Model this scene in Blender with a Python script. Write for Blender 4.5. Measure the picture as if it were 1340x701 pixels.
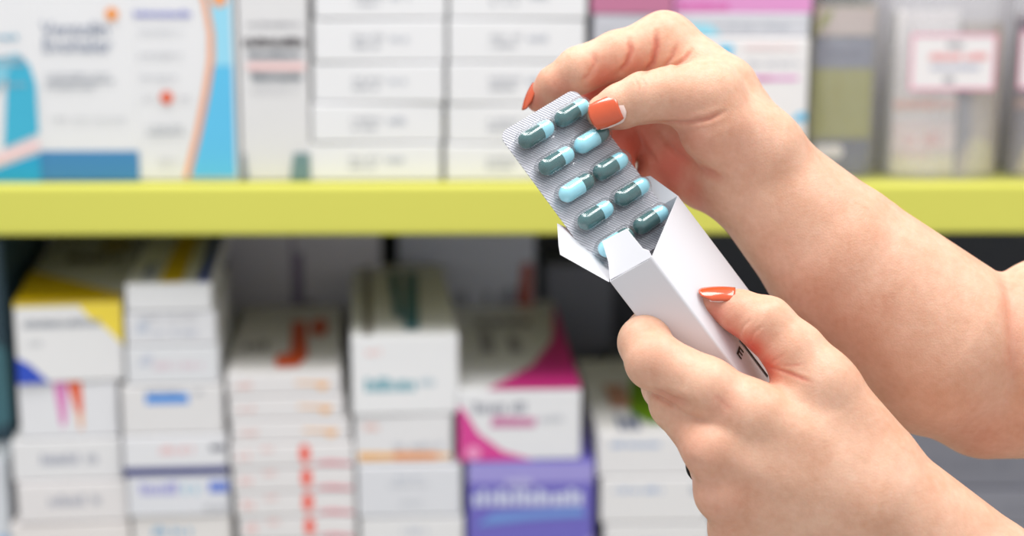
import bpy, bmesh, math, random
import numpy as np
from mathutils import Vector, Matrix, Euler

for o in list(bpy.data.objects):
    bpy.data.objects.remove(o, do_unlink=True)
scene = bpy.context.scene
COL = scene.collection

# ------------------------------------------------------------------ camera
W_PX, H_PX = 1340.0, 701.0
LENS, SENSOR = 60.0, 36.0
F = W_PX * LENS / SENSOR
CAM_POS = Vector((0.0, 0.0, 1.45))
PITCH, YAW, ROLL = 12.5, -1.5, 0.15
cam_rot = (Matrix.Rotation(math.radians(YAW), 4, 'Z') @
           Matrix.Rotation(math.radians(90 - PITCH), 4, 'X') @
           Matrix.Rotation(math.radians(ROLL), 4, 'Z'))
CAM_M = Matrix.Translation(CAM_POS) @ cam_rot
cam_data = bpy.data.cameras.new('camera')
cam_data.lens = LENS
cam_data.sensor_width = SENSOR
cam_data.clip_start = 0.02
cam = bpy.data.objects.new('camera', cam_data)
cam.matrix_world = CAM_M
COL.objects.link(cam)
scene.camera = cam
D0 = 0.72                        # distance of the hands
cam_data.dof.use_dof = True
cam_data.dof.focus_distance = D0 + 0.012
cam_data.dof.aperture_fstop = 4.4

# ------------------------------------------------------------------ light
world = bpy.data.worlds.new('world')
scene.world = world
world.use_nodes = True
bg = world.node_tree.nodes['Background']
bg.inputs[0].default_value = (0.95, 0.97, 1.0, 1)
bg.inputs[1].default_value = 0.64


def area(name, loc, target, sx, sy, power, color=(1, 1, 1)):
    d = bpy.data.lights.new(name, 'AREA')
    d.shape = 'RECTANGLE'
    d.size, d.size_y, d.energy, d.color = sx, sy, power, color
    o = bpy.data.objects.new(name, d)
    o.location = loc
    o.rotation_euler = (Vector(target) - Vector(loc)).to_track_quat('-Z', 'Y').to_euler()
    COL.objects.link(o)
    return o


area('ceiling_lamp', (-0.45, 0.82, 2.75), (-0.35, 0.9, 1.2), 1.2, 0.5, 17, (1.0, 0.98, 0.95))
area('ceiling_lamp', (0.55, 0.75, 2.75), (0.4, 0.8, 1.3), 1.2, 0.5, 15, (1.0, 0.98, 0.95))

scene.view_settings.view_transform = 'Standard'
scene.view_settings.look = 'None'
scene.view_settings.gamma = 1.0
scene.view_settings.use_curve_mapping = False
scene.view_settings.exposure = 0.3

# ------------------------------------------------------------------ helpers
PXM = D0 / F                     # metres per photo pixel at the hands


def C(px, py, z=0.0):
    """photo pixel + pixels towards the viewer -> metric camera-space point"""
    d = D0 - z * PXM
    return np.array([(px - W_PX / 2) / F * d, -(py - H_PX / 2) / F * d, -d])


CAM_R = np.array(CAM_M.to_3x3())
CAM_T = np.array(CAM_POS)


def to_world(p):
    return np.asarray(p) @ CAM_R.T + CAM_T


def Wd(px, py, z=0.0):
    return Vector(to_world(C(px, py, z)))


def S(px, py, Y):
    """photo pixel -> point on the upright plane y = Y"""
    d = CAM_R @ np.array([(px - W_PX / 2) / F, -(py - H_PX / 2) / F, -1.0])
    t = (Y - CAM_T[1]) / d[1]
    return CAM_T + d * t


def srgb(r, g, b):
    def f(c):
        c /= 255.0
        return c / 12.92 if c <= 0.04045 else ((c + 0.055) / 1.055) ** 2.4
    return (f(r), f(g), f(b), 1.0)


MATS = {}


def mat(name, col, rough=0.5, metal=0.0, coat=0.0, bump=0.0, bump_scale=400.0, var=0.04, var_scale=30.0):
    """principled material with slight procedural variation"""
    if name in MATS:
        return MATS[name]
    m = bpy.data.materials.new(name)
    m.use_nodes = True
    nt = m.node_tree
    b = nt.nodes['Principled BSDF']
    b.inputs['Roughness'].default_value = rough
    b.inputs['Metallic'].default_value = metal
    b.inputs['Coat Weight'].default_value = coat
    tc = nt.nodes.new('ShaderNodeTexCoord')
    nz = nt.nodes.new('ShaderNodeTexNoise')
    nz.inputs['Scale'].default_value = var_scale
    nz.inputs['Detail'].default_value = 3
    nt.links.new(tc.outputs['Object'], nz.inputs['Vector'])
    mx = nt.nodes.new('ShaderNodeMix')
    mx.data_type = 'RGBA'
    mx.inputs[6].default_value = tuple(max(0, c * (1 - var)) for c in col[:3]) + (1,)
    mx.inputs[7].default_value = tuple(min(1, c * (1 + var)) for c in col[:3]) + (1,)
    nt.links.new(nz.outputs['Fac'], mx.inputs[0])
    nt.links.new(mx.outputs[2], b.inputs['Base Color'])
    if bump > 0:
        n2 = nt.nodes.new('ShaderNodeTexNoise')
        n2.inputs['Scale'].default_value = bump_scale
        nt.links.new(tc.outputs['Object'], n2.inputs['Vector'])
        bp = nt.nodes.new('ShaderNodeBump')
        bp.inputs['Strength'].default_value = bump
        bp.inputs['Distance'].default_value = 0.001
        nt.links.new(n2.outputs['Fac'], bp.inputs['Height'])
        nt.links.new(bp.outputs[0], b.inputs['Normal'])
    MATS[name] = m
    return m


def ink(r, g, b):
    return mat('ink_%d_%d_%d' % (r, g, b), srgb(r, g, b), 0.45)


def card(r=240, g=240, b=242):
    return mat('card_%d_%d_%d' % (r, g, b), tuple(c * 0.90 for c in srgb(r, g, b)[:3]) + (1,), 0.42, var=0.02)


def clear_plastic(name, tint, haze, rough=0.08):
    m = bpy.data.materials.new(name)
    m.use_nodes = True
    nt = m.node_tree
    nt.nodes.remove(nt.nodes['Principled BSDF'])
    out = nt.nodes['Material Output']
    tr = nt.nodes.new('ShaderNodeBsdfTransparent')
    tr.inputs[0].default_value = tint
    gl = nt.nodes.new('ShaderNodeBsdfGlossy')
    gl.inputs['Roughness'].default_value = rough
    df = nt.nodes.new('ShaderNodeBsdfDiffuse')
    df.inputs[0].default_value = (0.9, 0.9, 0.92, 1)
    nz = nt.nodes.new('ShaderNodeTexNoise')
    nz.inputs['Scale'].default_value = 60
    lw = nt.nodes.new('ShaderNodeLayerWeight')
    lw.inputs[0].default_value = 0.5
    pw = nt.nodes.new('ShaderNodeMath')
    pw.operation = 'POWER'
    pw.inputs[1].default_value = 3.0
    nt.links.new(lw.outputs['Facing'], pw.inputs[0])
    fr = nt.nodes.new('ShaderNodeMath')
    fr.operation = 'MULTIPLY_ADD'
    fr.inputs[1].default_value = 0.7
    fr.inputs[2].default_value = 0.05
    nt.links.new(pw.outputs[0], fr.inputs[0])
    m1 = nt.nodes.new('ShaderNodeMixShader')
    m2 = nt.nodes.new('ShaderNodeMixShader')
    mt = nt.nodes.new('ShaderNodeMath')
    mt.operation = 'MULTIPLY'
    mt.inputs[1].default_value = haze * 2
    nt.links.new(nz.outputs['Fac'], mt.inputs[0])
    nt.links.new(mt.outputs[0], m1.inputs[0])
    nt.links.new(tr.outputs[0], m1.inputs[1])
    nt.links.new(df.outputs[0], m1.inputs[2])
    nt.links.new(fr.outputs[0], m2.inputs[0])
    nt.links.new(m1.outputs[0], m2.inputs[1])
    nt.links.new(gl.outputs[0], m2.inputs[2])
    nt.links.new(m2.outputs[0], out.inputs[0])
    return m


def link(name, me, m, parent=None, smooth=False):
    o = bpy.data.objects.new(name, me)
    if m is not None and not me.materials:
        me.materials.append(m)
    if smooth:
        me.polygons.foreach_set('use_smooth', [True] * len(me.polygons))
    COL.objects.link(o)
    o.parent = parent
    return o


def empty(name, loc=(0, 0, 0), rz=0.0):
    o = bpy.data.objects.new(name, None)
    o.empty_display_size = 0.02
    o.location = loc
    o.rotation_euler = (0, 0, rz)
    COL.objects.link(o)
    return o


def tag(o, label=None, cat=None, group=None, kind=None):
    if label:
        o['label'] = label
    if cat:
        o['category'] = cat
    if group:
        o['group'] = group
    if kind:
        o['kind'] = kind
    return o


def box_mesh(name, x0, x1, y0, y1, z0, z1, bev=0.0):
    bm = bmesh.new()
    bmesh.ops.create_cube(bm, size=1.0)
    for v in bm.verts:
        v.co = Vector(((x0 + x1) / 2 + v.co.x * (x1 - x0), (y0 + y1) / 2 + v.co.y * (y1 - y0), (z0 + z1) / 2 + v.co.z * (z1 - z0)))
    if bev > 0:
        bmesh.ops.bevel(bm, geom=list(bm.edges), offset=bev, segments=2, affect='EDGES', profile=0.5)
    me = bpy.data.meshes.new(name)
    bm.to_mesh(me)
    bm.free()
    return me


def mesh_from(name, verts, faces):
    me = bpy.data.meshes.new(name)
    me.from_pydata([tuple(v) for v in verts], [], faces)
    me.update()
    return me


def slab(name, pts, thick, direction):
    """polygon given by 3-D points, given a thickness along direction"""
    n = len(pts)
    d = Vector(direction).normalized() * thick
    vs = [Vector(p) for p in pts] + [Vector(p) + d for p in pts]
    fs = [tuple(range(n)), tuple(range(2 * n - 1, n - 1, -1))]
    fs += [(i, (i + 1) % n, n + (i + 1) % n, n + i) for i in range(n)]
    me = mesh_from(name, vs, fs)
    bm = bmesh.new()
    bm.from_mesh(me)
    bmesh.ops.recalc_face_normals(bm, faces=bm.faces)
    bm.to_mesh(me)
    bm.free()
    return me


def text_mesh(body, size, bold=0.0, align='LEFT'):
    cu = bpy.data.curves.new('lettering', 'FONT')
    cu.body = body
    cu.size = size
    cu.offset = bold
    cu.align_x = align
    cu.extrude = 0.0
    o = bpy.data.objects.new('lettering', cu)
    COL.objects.link(o)
    dg = bpy.context.evaluated_depsgraph_get()
    me = bpy.data.meshes.new_from_object(o.evaluated_get(dg))
    bpy.data.objects.remove(o, do_unlink=True)
    me.materials.clear()
    return me


# ================================================================== STRUCTURE
Y_LIP = 1.25                     # front of the shelf edge
LIP_TOP = S(670, 238, Y_LIP)[2]
LIP_BOT = S(670, 303, Y_LIP)[2]
YS = Y_LIP + 0.006               # front of the boxes
LOW_TOP = S(670, 800, YS)[2]     # top of the lower shelf board

fl = link('floor', box_mesh('floor', -3, 3, -2.5, 2.2, -0.05, 0), mat('floor_vinyl', srgb(200, 198, 192), 0.4))
tag(fl, 'pale vinyl shop floor under the shelves', kind='structure')
wl = link('wall_back', box_mesh('wall_back', -3, 3, 1.75, 1.85, 0, 3.0), mat('wall_paint', srgb(225, 225, 225), 0.7))
tag(wl, 'plain light wall behind the shelving', kind='structure')

unit = empty('shelving_unit', (0, Y_LIP, 0))
tag(unit, 'pharmacy shelving with lime green front edge holding medicine boxes', 'shelf')


def upart(name, x0, x1, y0, y1, z0, z1, m, bev=0.002):
    me = box_mesh(name, x0, x1, y0 - Y_LIP, y1 - Y_LIP, z0, z1, bev)
    return link(name, me, m, unit)


lime = mat('lime_edge', srgb(214, 212, 92), 0.4, var=0.03, var_scale=6)
board = mat('shelf_board_grey', srgb(190, 190, 192), 0.45)
darkback = mat('shelf_back_dark', srgb(66, 68, 78), 0.6)
upart('shelf_edge', -0.9, 0.9, Y_LIP - 0.012, Y_LIP + 0.002, LIP_BOT, LIP_TOP, lime, 0.003)
upart('shelf_board', -0.9, 0.9, Y_LIP + 0.002, 1.66, LIP_TOP - 0.022, LIP_TOP - 0.0005, mat('shelf_board_lime', srgb(170, 170, 90), 0.5), 0.001)
upart('shelf_edge', -0.9, 0.9, Y_LIP - 0.012, Y_LIP + 0.002, LOW_TOP - 0.036, LOW_TOP, lime, 0.003)
upart('shelf_board', -0.9, 0.9, Y_LIP + 0.002, 1.66, LOW_TOP - 0.022, LOW_TOP - 0.0005, board, 0.001)
upart('shelf_board', -0.9, 0.9, Y_LIP, 1.66, LIP_TOP + 0.30, LIP_TOP + 0.322, board, 0.001)
upart('back_panel', -0.9, 0.9, 1.66, 1.68, 0.0, LIP_TOP + 0.34, darkback, 0.001)
upart('side_panel', -0.92, -0.9, Y_LIP - 0.01, 1.68, 0.0, LIP_TOP + 0.34, board, 0.001)
upart('side_panel', 0.9, 0.92, Y_LIP - 0.01, 1.68, 0.0, LIP_TOP + 0.34, board, 0.001)
upart('plinth', -0.9, 0.9, Y_LIP + 0.02, 1.66, 0.0, 0.1, board, 0.001)
for zz in (0.35, 0.62):
    upart('shelf_board', -0.9, 0.9, Y_LIP + 0.002, 1.66, zz, zz + 0.022, board, 0.001)
    upart('shelf_edge', -0.9, 0.9, Y_LIP - 0.012, Y_LIP + 0.002, zz - 0.014, zz + 0.022, lime, 0.003)

# ================================================================== MEDICINE BOXES
EPS = 0.00035
rng = random.Random(5)


def face_pt(face, u, v, w, d, h, lift=EPS):
    if face == 'front':
        return (-w / 2 + u * w, -lift, v * h)
    if face == 'top':
        return (-w / 2 + u * w, v * d, h + lift)
    if face == 'right':
        return (w / 2 + lift, u * d, v * h)
    return (-w / 2 - lift, d - u * d, v * h)


def add_prints(root, prints, w, d, h):
    for k, pr in enumerate(prints):
        kind, face, colr = pr[0], pr[1], pr[2]
        lift = EPS * (1.0 + 0.35 * k) + 0.0004
        if kind == 'poly':                       # a printed patch of colour
            pts = [face_pt(face, u, v, w, d, h, lift) for u, v in pr[3]]
            c = Vector(face_pt(face, .5, .5, w, d, h, 0))
            c2 = Vector(face_pt(face, .5, .5, w, d, h, 1))
            me = slab('print', pts, -0.0002, c2 - c)
            link('print', me, ink(*colr), root)
        elif kind == 'dot':
            u0, v0, r = pr[3]
            ax = w if face in ('front', 'top') else d
            ay = d if face == 'top' else h
            pts = [face_pt(face, u0 + r / ax * math.cos(a * math.pi / 10), v0 + r / ay * math.sin(a * math.pi / 10), w, d, h, lift) for a in range(20)]
            me = slab('print', pts, -0.0002, Vector(face_pt(face, .5, .5, w, d, h, 1)) - Vector(face_pt(face, .5, .5, w, d, h, 0)))
            link('print', me, ink(*colr), root)
        elif kind == 'line':                     # a line of small illegible print made of short strokes
            u0, v0, u1, v1 = pr[3]
            dens = pr[4] if len(pr) > 4 else 0.75
            hh = abs(v1 - v0) * (d if face == 'top' else h)
            ww = (u1 - u0) * (w if face in ('front', 'top') else d)
            n = max(3, int(ww / (hh * 0.42)))
            vs, fs = [], []
            for i in range(n):
                if rng.random() > dens + 0.12 and 0 < i < n - 1:
                    continue
                a = u0 + (u1 - u0) * (i + 0.08) / n
                b = u0 + (u1 - u0) * (i + 0.08 + 0.62 + 0.25 * rng.random()) / n
                t = v0 + (v1 - v0) * rng.choice((0.72, 0.78, 1.0))
                q = [face_pt(face, x, y, w, d, h, lift) for x, y in ((a, v0), (b, v0), (b, t), (a, t))]
                s = len(vs)
                vs += q
                fs.append((s, s + 1, s + 2, s + 3))
            link('printed_line', mesh_from('printed_line', vs, fs), ink(*colr), root)
        elif kind == 'text':
            body, u0, v0, size, bold = pr[3]
            me = text_mesh(body, size, bold)
            for vert in me.vertices:
                x, y = vert.co.x, vert.co.y
                p = face_pt(face, u0, v0, w, d, h, lift)
                vert.co = (p[0] + x, p[1], p[2] + y) if face == 'front' else (p[0] + x, p[1] + y, p[2])
            link('lettering', me, ink(*colr), root)


def mbox(label, rect, depth, prints=(), colr=(240, 240, 242), yaw=0.0, back=0.0, flap='front', group=None, base=None, name='medicine_box', cat='box'):
    """carton whose front face covers the photo rectangle (x0, y0, x1, y1)"""
    x0, y0, x1, y1 = rect
    Y = YS + back
    xm = (x0 + x1) / 2
    L, R = S(x0, (y0 + y1) / 2, Y), S(x1, (y0 + y1) / 2, Y)
    zt, zb = S(xm, y0, Y)[2], S(xm, y1, Y)[2]
    if base is not None:
        zb = base
    w, h, d = R[0] - L[0], zt - zb, depth
    root = empty(name, ((L[0] + R[0]) / 2, Y, zb), math.radians(yaw))
    tag(root, label, cat, group)
    cm = card(*colr)
    link('body', box_mesh('body', -w / 2, w / 2, 0, d, 0.0003, h - 0.0003, 0.0012), cm, root)
    if flap == 'front':
        g = 0.0016
        link('end_flap', box_mesh('end_flap', -w / 2 + g, w / 2 - g, -0.0006, 0.0012, g * 0.6, h - g, 0.0003), cm, root)
    elif flap == 'top':
        g = 0.0016
        link('top_flap', box_mesh('top_flap', -w / 2 + g, w / 2 - g, g, d - g, h - 0.0012, h + 0.0004, 0.0003), cm, root)
    add_prints(root, prints, w, d, h)
    return root


def P_(face, c, *pts):
    return ('poly', face, c, list(pts))


def band(face, c, u0, v0, u1, v1):
    return ('poly', face, c, [(u0, v0), (u1, v0), (u1, v1), (u0, v1)])


def LN(face, c, u0, v0, u1, v1, dens=0.75):
    return ('line', face, c, (u0, v0, u1, v1), dens)


UB = LIP_TOP                     # boxes of the upper shelf stand here
GR = (168, 172, 180)
# ---- upper shelf, from the left
mbox('white box with teal wave and pale pink band at left end', (-78, -45, 47, 236), 0.05, [
    P_('front', (60, 176, 208), (0.62, 0.16), (1.0, 0.23), (1.0, 0.46), (0.94, 0.55), (0.82, 0.60), (0.70, 0.50)),
    P_('front', (130, 200, 222), (0.55, 0.40), (0.70, 0.50), (0.82, 0.60), (0.60, 0.58), (0.4, 0.5)),
    P_('front', (30, 160, 205), (0.0, 0.0), (1.0, 0.0), (1.0, 0.135), (0.5, 0.055), (0.0, 0.03)),
    P_('front', (238, 205, 208), (0.0, 0.05), (0.5, 0.075), (1.0, 0.155), (1.0, 0.20), (0.5, 0.125), (0.0, 0.08)),
    LN('front', (50, 150, 185), 0.45, 0.665, 0.84, 0.69), LN('front', GR, 0.5, 0.575, 0.9, 0.59), LN('front', GR, 0.5, 0.545, 0.9, 0.56),
    LN('front', GR, 0.4, 0.45, 0.9, 0.465)], flap='top', yaw=-2, base=UB)

mbox('tall white inhaler box with wide blue base band and orange dot', (44, -38, 177, 236), 0.045, [
    band('front', (62, 132, 184), 0.0, 0.004, 1.0, 0.148),
    ('text', 'front', (150, 158, 176), ('Ventolin', 0.10, 0.70, 0.0145, 0.0002)),
    ('text', 'front', (150, 158, 176), ('Evohaler', 0.10, 0.622, 0.0145, 0.0002)),
    ('text', 'front', (130, 140, 160), ('\u2122', 0.58, 0.70, 0.0095, 0.0)),
    LN('front', GR, 0.12, 0.505, 0.75, 0.522), LN('front', GR, 0.12, 0.475, 0.80, 0.495), LN('front', GR, 0.12, 0.448, 0.6, 0.465),
    LN('front', (180, 182, 188), 0.14, 0.295, 0.32, 0.315), LN('front', (200, 202, 206), 0.36, 0.295, 0.9, 0.31),
    ('dot', 'front', (240, 150, 55), (0.80, 0.80, 0.0045))], flap='top', base=UB)

mbox('tall white box with orange curve and sky blue panel', (176, -42, 309, 237), 0.045, [
    P_('front', (92, 190, 232), (0.50, 0.02), (0.97, 0.02), (0.97, 0.55), (0.78, 0.55), (0.72, 0.42), (0.62, 0.22)),
    P_('front', (150, 214, 238), (0.78, 0.55), (0.97, 0.55), (0.97, 0.98), (0.6, 0.98), (0.74, 0.82), (0.785, 0.68)),
    P_('front', (240, 158, 98), (0.45, 0.02), (0.51, 0.02), (0.63, 0.22), (0.73, 0.42), (0.795, 0.58), (0.80, 0.70), (0.755, 0.84), (0.66, 0.98), (0.60, 0.98), (0.70, 0.84), (0.745, 0.70), (0.735, 0.58), (0.67, 0.42), (0.57, 0.22)),
    ('dot', 'front', (240, 165, 110), (0.86, 0.86, 0.006)),
    LN('front', (140, 145, 205), 0.02, 0.775, 0.58, 0.805, 0.9), LN('front', (198, 200, 206), 0.06, 0.70, 0.5, 0.715), LN('front', (190, 192, 198), 0.06, 0.59, 0.48, 0.61),
    LN('front', (190, 192, 198), 0.06, 0.485, 0.42, 0.505), LN('front', (200, 200, 205), 0.08, 0.39, 0.26, 0.41), LN('front', (200, 200, 205), 0.42, 0.39, 0.55, 0.41),
    ('dot', 'front', (226, 88, 36), (0.31, 0.40, 0.0046)), LN('front', GR, 0.1, 0.25, 0.46, 0.268), LN('front', GR, 0.1, 0.225, 0.48, 0.243), LN('front', (205, 205, 210), 0.2, 0.09, 0.4, 0.115)],
    flap='top', yaw=-1, base=UB)

mbox('slim white box with heavy black print and pink line', (313, -30, 404, 237), 0.05, [
    LN('front', (160, 160, 166), 0.15, 0.765, 0.9, 0.785), LN('front', (62, 56, 62), 0.08, 0.665, 0.95, 0.71, 1.0),
    LN('front', (110, 118, 128), 0.14, 0.61, 0.9, 0.645, 1.0), band('front', (240, 200, 198), 0.12, 0.552, 0.95, 0.585), LN('front', (100, 110, 122), 0.18, 0.50, 0.9, 0.535, 1.0),
    LN('front', (210, 210, 214), 0.15, 0.45, 0.85, 0.47), P_('front', (110, 140, 142), (0.70, 0.005), (0.99, 0.005), (0.99, 0.14), (0.76, 0.14)),
    P_('front', (120, 135, 150), (0.02, 0.005), (0.09, 0.005), (0.05, 0.14), (0.02, 0.14))], colr=(232, 231, 232), flap='top', base=UB)


def stack(rects, depth, labels, prints, colr=(240, 240, 242), yaws=None, base=None, group=None, backs=None, flap='front'):
    """boxes piled from the lowest rectangle upwards, resting on each other"""
    z = base
    out = []
    for i, r in enumerate(rects):
        p = prints[i] if isinstance(prints, list) and prints and isinstance(prints[0], list) else prints
        c = colr[i] if isinstance(colr, list) else colr
        dd = depth[i] if isinstance(depth, list) else depth
        bk = backs[i] if backs else 0.0
        fp = flap[i] if isinstance(flap, list) else flap
        b = mbox(labels[i], r, dd, p, c, yaws[i] if yaws else 0.0, bk, fp, group, z)
        z = S((r[0] + r[2]) / 2, r[1], YS + bk)[2] + 0.0002
        out.append(b)
    return out


wpr = [LN('front', (182, 184, 190), 0.30, 0.52, 0.54, 0.66), LN('front', (182, 184, 190), 0.30, 0.32, 0.50, 0.46), LN('front', (186, 190, 200), 0.58, 0.48, 0.72, 0.64)]
stack([(405, 187, 577, 238), (408, 135, 579, 186), (409, 82, 581, 134), (410, 25, 583, 81), (411, -28, 584, 23)], 0.11,
      ['white carton at the base of the left white stack', 'white carton second from base in the left white stack', 'white carton third from base in the left white stack',
       'white carton fourth from base in the left white stack', 'white carton topping the left white stack, cut by the picture'],
      wpr, colr=(243, 243, 245), yaws=[0, 0.8, -0.6, 0.4, 1.0], base=UB, group='white cartons in the left stack on the upper shelf')
stack([(583, 188, 760, 239), (585, 136, 762, 187), (586, 81, 764, 135), (587, 25, 766, 80), (588, -30, 768, 23)], 0.11,
      ['white carton at the base of the right white stack behind the blister', 'white carton second from base in the right white stack behind the blister', 'white carton third from base in the right white stack beside the fingertip',
       'white carton fourth from base in the right white stack left of the knuckle', 'white carton topping the right white stack, cut by the picture'],
      wpr, colr=(243, 243, 245), yaws=[0.5, -0.7, 0.3, 0, -0.8], base=UB, group='white cartons in the right stack on the upper shelf')

# behind the upper hand
stack([(775, 130, 878, 239), (776, 18, 879, 129), (774, -34, 880, 16)], 0.10,
      ['grey white box standing hidden behind the raised fingers', 'light grey box under the mauve box behind the raised hand', 'mauve box at the top edge above the raised knuckle'],
      [[], [LN('front', (190, 192, 198), 0.1, 0.75, 0.7, 0.83), P_('front', (150, 205, 225), (0.80, 0.45), (1, 0.45), (1, 0.86), (0.86, 0.86))],
       [LN('front', (176, 100, 132), 0.1, 0.15, 0.8, 0.35), band('front', (190, 118, 150), 0.0, 0.0, 1.0, 0.95)]],
      colr=[(225, 225, 230), (205, 206, 214), (196, 128, 160)], base=UB, yaws=[0, 0.5, -0.5])
stack([(886, 49, 1056, 239), (884, 17, 1060, 48), (882, -36, 1063, 15)], [0.09, 0.10, 0.10],
      ['white box with magenta stroke behind the raised wrist', 'grey white box between the pink box and the magenta stroke box', 'pink box at the top edge with magenta print'],
      [[LN('front', (190, 192, 200), 0.52, 0.80, 0.95, 0.84), P_('front', (222, 150, 205), (0.53, 0.70), (0.91, 0.705), (0.93, 0.718), (0.91, 0.735), (0.53, 0.735)),
        P_('front', (206, 80, 165), (0.60, 0.705), (0.70, 0.705), (0.72, 0.718), (0.70, 0.732), (0.60, 0.73)),
        P_('front', (95, 196, 232), (0.28, 0.84), (0.40, 0.84), (0.42, 0.95), (0.30, 0.95)), P_('front', (90, 190, 230), (0.88, 0.42), (0.99, 0.42), (0.99, 0.48), (0.93, 0.48)),
        LN('front', (240, 215, 215), 0.5, 0.92, 0.9, 0.955)],
       [LN('front', (186, 190, 198), 0.3, 0.3, 0.85, 0.6), P_('front', (150, 218, 236), (0.0, 0.05), (0.34, 0.05), (0.26, 0.5), (0.0, 0.6))],
       [band('front', (222, 150, 202), 0.0, 0.0, 1.0, 0.95), LN('front', (214, 96, 168), 0.03, 0.05, 0.40, 0.25, 1.0)]],
      colr=[(246, 243, 243), (216, 217, 223), (226, 160, 208)], base=UB, yaws=[-1.0, 0.4, 0], backs=[0.0, 0.004, 0.006])


# ---- clear bags at the right of the upper shelf
def bag(label, rect, depth, bulge, back=0.0, haze=0.22):
    x0, y0, x1, y1 = rect
    Y = YS + back
    L, R = S(x0, y1, Y), S(x1, y1, Y)
    zt = S((x0 + x1) / 2, y0, Y)[2]
    w, h = R[0] - L[0], zt - UB
    root = empty('clear_bag', ((L[0] + R[0]) / 2, Y, UB))
    tag(root, label, 'bag', 'clear plastic bags on the upper shelf')
    nu, nv = 16, 20
    vs, fs = [], []
    for side in (0, 1):
        for j in range(nv + 1):
            for i in range(nu + 1):
                u, v = i / nu, j / nv
                prof = (1 - abs(2 * u - 1) ** 3) * (1.0 - 0.92 * max(0, (v - 0.45) / 0.55) ** 1.3)
                wr = 0.0022 * math.sin(17 * u + 9 * v + side * 2) * math.sin(11 * v + 5 * u)
                y = depth / 2 + (-1 if side == 0 else 1) * (depth / 2 * prof) + wr * prof
                sq = 1 - 0.06 * v
                vs.append(((u - 0.5) * w * sq, y, 0.0005 + v * h))
        o = side * (nu + 1) * (nv + 1)
        for j in range(nv):
            for i in range(nu):
                a = o + j * (nu + 1) + i
                q = (a, a + 1, a + nu + 2, a + nu + 1)
                fs.append(q if side == 0 else q[::-1])
    link('film', mesh_from('film', vs, fs), clear_plastic('bag_film', (0.97, 0.96, 0.97, 1), haze, 0.15), root, True)
    # zip strip along the top seam
    link('zip_strip', box_mesh('zip_strip', -w * 0.46, w * 0.46, depth / 2 - 0.001, depth / 2 + 0.001, h * 0.965, h * 0.985, 0.0004), mat('zip_white', srgb(225, 225, 230), 0.3), root)
    return root, w, h


bg1, w1, h1 = bag('clear bag round an olive green packet, beside the raised wrist', (1050, -60, 1158, 238), 0.05, 0.02, 0.004, 0.16)
mbox('olive green packet with dark base inside a clear bag', (1062, 8, 1142, 232), 0.022, [
    band('front', (150, 148, 60), 0.02, 0.22, 0.98, 0.63), band('front', (118, 122, 140), 0.02, 0.64, 0.98, 0.82), band('front', (196, 180, 172), 0.02, 0.83, 0.98, 0.995),
    P_('front', (150, 156, 60), (0.02, 0.84), (0.22, 0.90), (0.32, 0.98), (0.12, 0.96)), band('front', (84, 86, 104), 0.02, 0.01, 0.98, 0.21),
    P_('front', (232, 226, 224), (0.08, 0.10), (0.52, 0.10), (0.56, 0.14), (0.50, 0.18), (0.08, 0.18)), LN('front', (96, 100, 124), 0.2, 0.70, 0.8, 0.76)],
    colr=(140, 138, 80), back=0.0185, flap='none', base=UB + 0.0015, name='green_packet', cat='packet')
bg2, w2, h2 = bag('clear bag with a pink bordered label over a white packet', (1160, -50, 1318, 238), 0.055, 0.02, 0.0, 0.26)
mbox('white packet with orange and pink print inside the labelled bag', (1170, 14, 1252, 230), 0.02, [
    band('front', (236, 196, 186), 0.0, 0.40, 1.0, 0.46), LN('front', (228, 150, 120), 0.1, 0.41, 0.9, 0.445), band('front', (232, 214, 214), 0.0, 0.14, 1.0, 0.33),
    LN('front', (226, 170, 170), 0.2, 0.18, 0.8, 0.26), band('front', (228, 220, 190), 0.0, 0.0, 1.0, 0.12), LN('front', (238, 190, 190), 0.05, 0.11, 0.6, 0.135)],
    colr=(240, 236, 236), back=0.019, flap='none', base=UB + 0.0015, name='white_packet', cat='packet')
mbox('tan and grey packet leaning inside the labelled bag', (1256, 30, 1306, 232), 0.018, [
    band('front', (180, 165, 150), 0.0, 0.0, 1.0, 0.95), P_('front', (120, 118, 132), (0.0, 0.1), (0.35, 0.25), (0.25, 0.62), (0.0, 0.62)), P_('front', (205, 195, 150), (0.2, 0.0), (1.0, 0.0), (0.9, 0.2), (0.4, 0.25))],
    colr=(176, 162, 150), back=0.021, flap='none', base=UB + 0.0015, name='tan_packet', cat='packet')
bg3, w3, h3 = bag('clear bag cut by the right picture edge', (1324, -50, 1470, 238), 0.055, 0.02, 0.002, 0.24)
mbox('dull mauve packet in the bag at the right picture edge', (1330, 20, 1420, 232), 0.018, [
    band('front', (120, 112, 126), 0.0, 0.0, 0.25, 0.95), band('front', (190, 150, 136), 0.0, 0.42, 0.5, 0.48), P_('front', (205, 190, 160), (0.05, 0.0), (1.0, 0.0), (1.0, 0.12), (0.2, 0.18))],
    colr=(150, 138, 146), back=0.021, flap='none', base=UB + 0.0015, name='mauve_packet', cat='packet')


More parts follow.
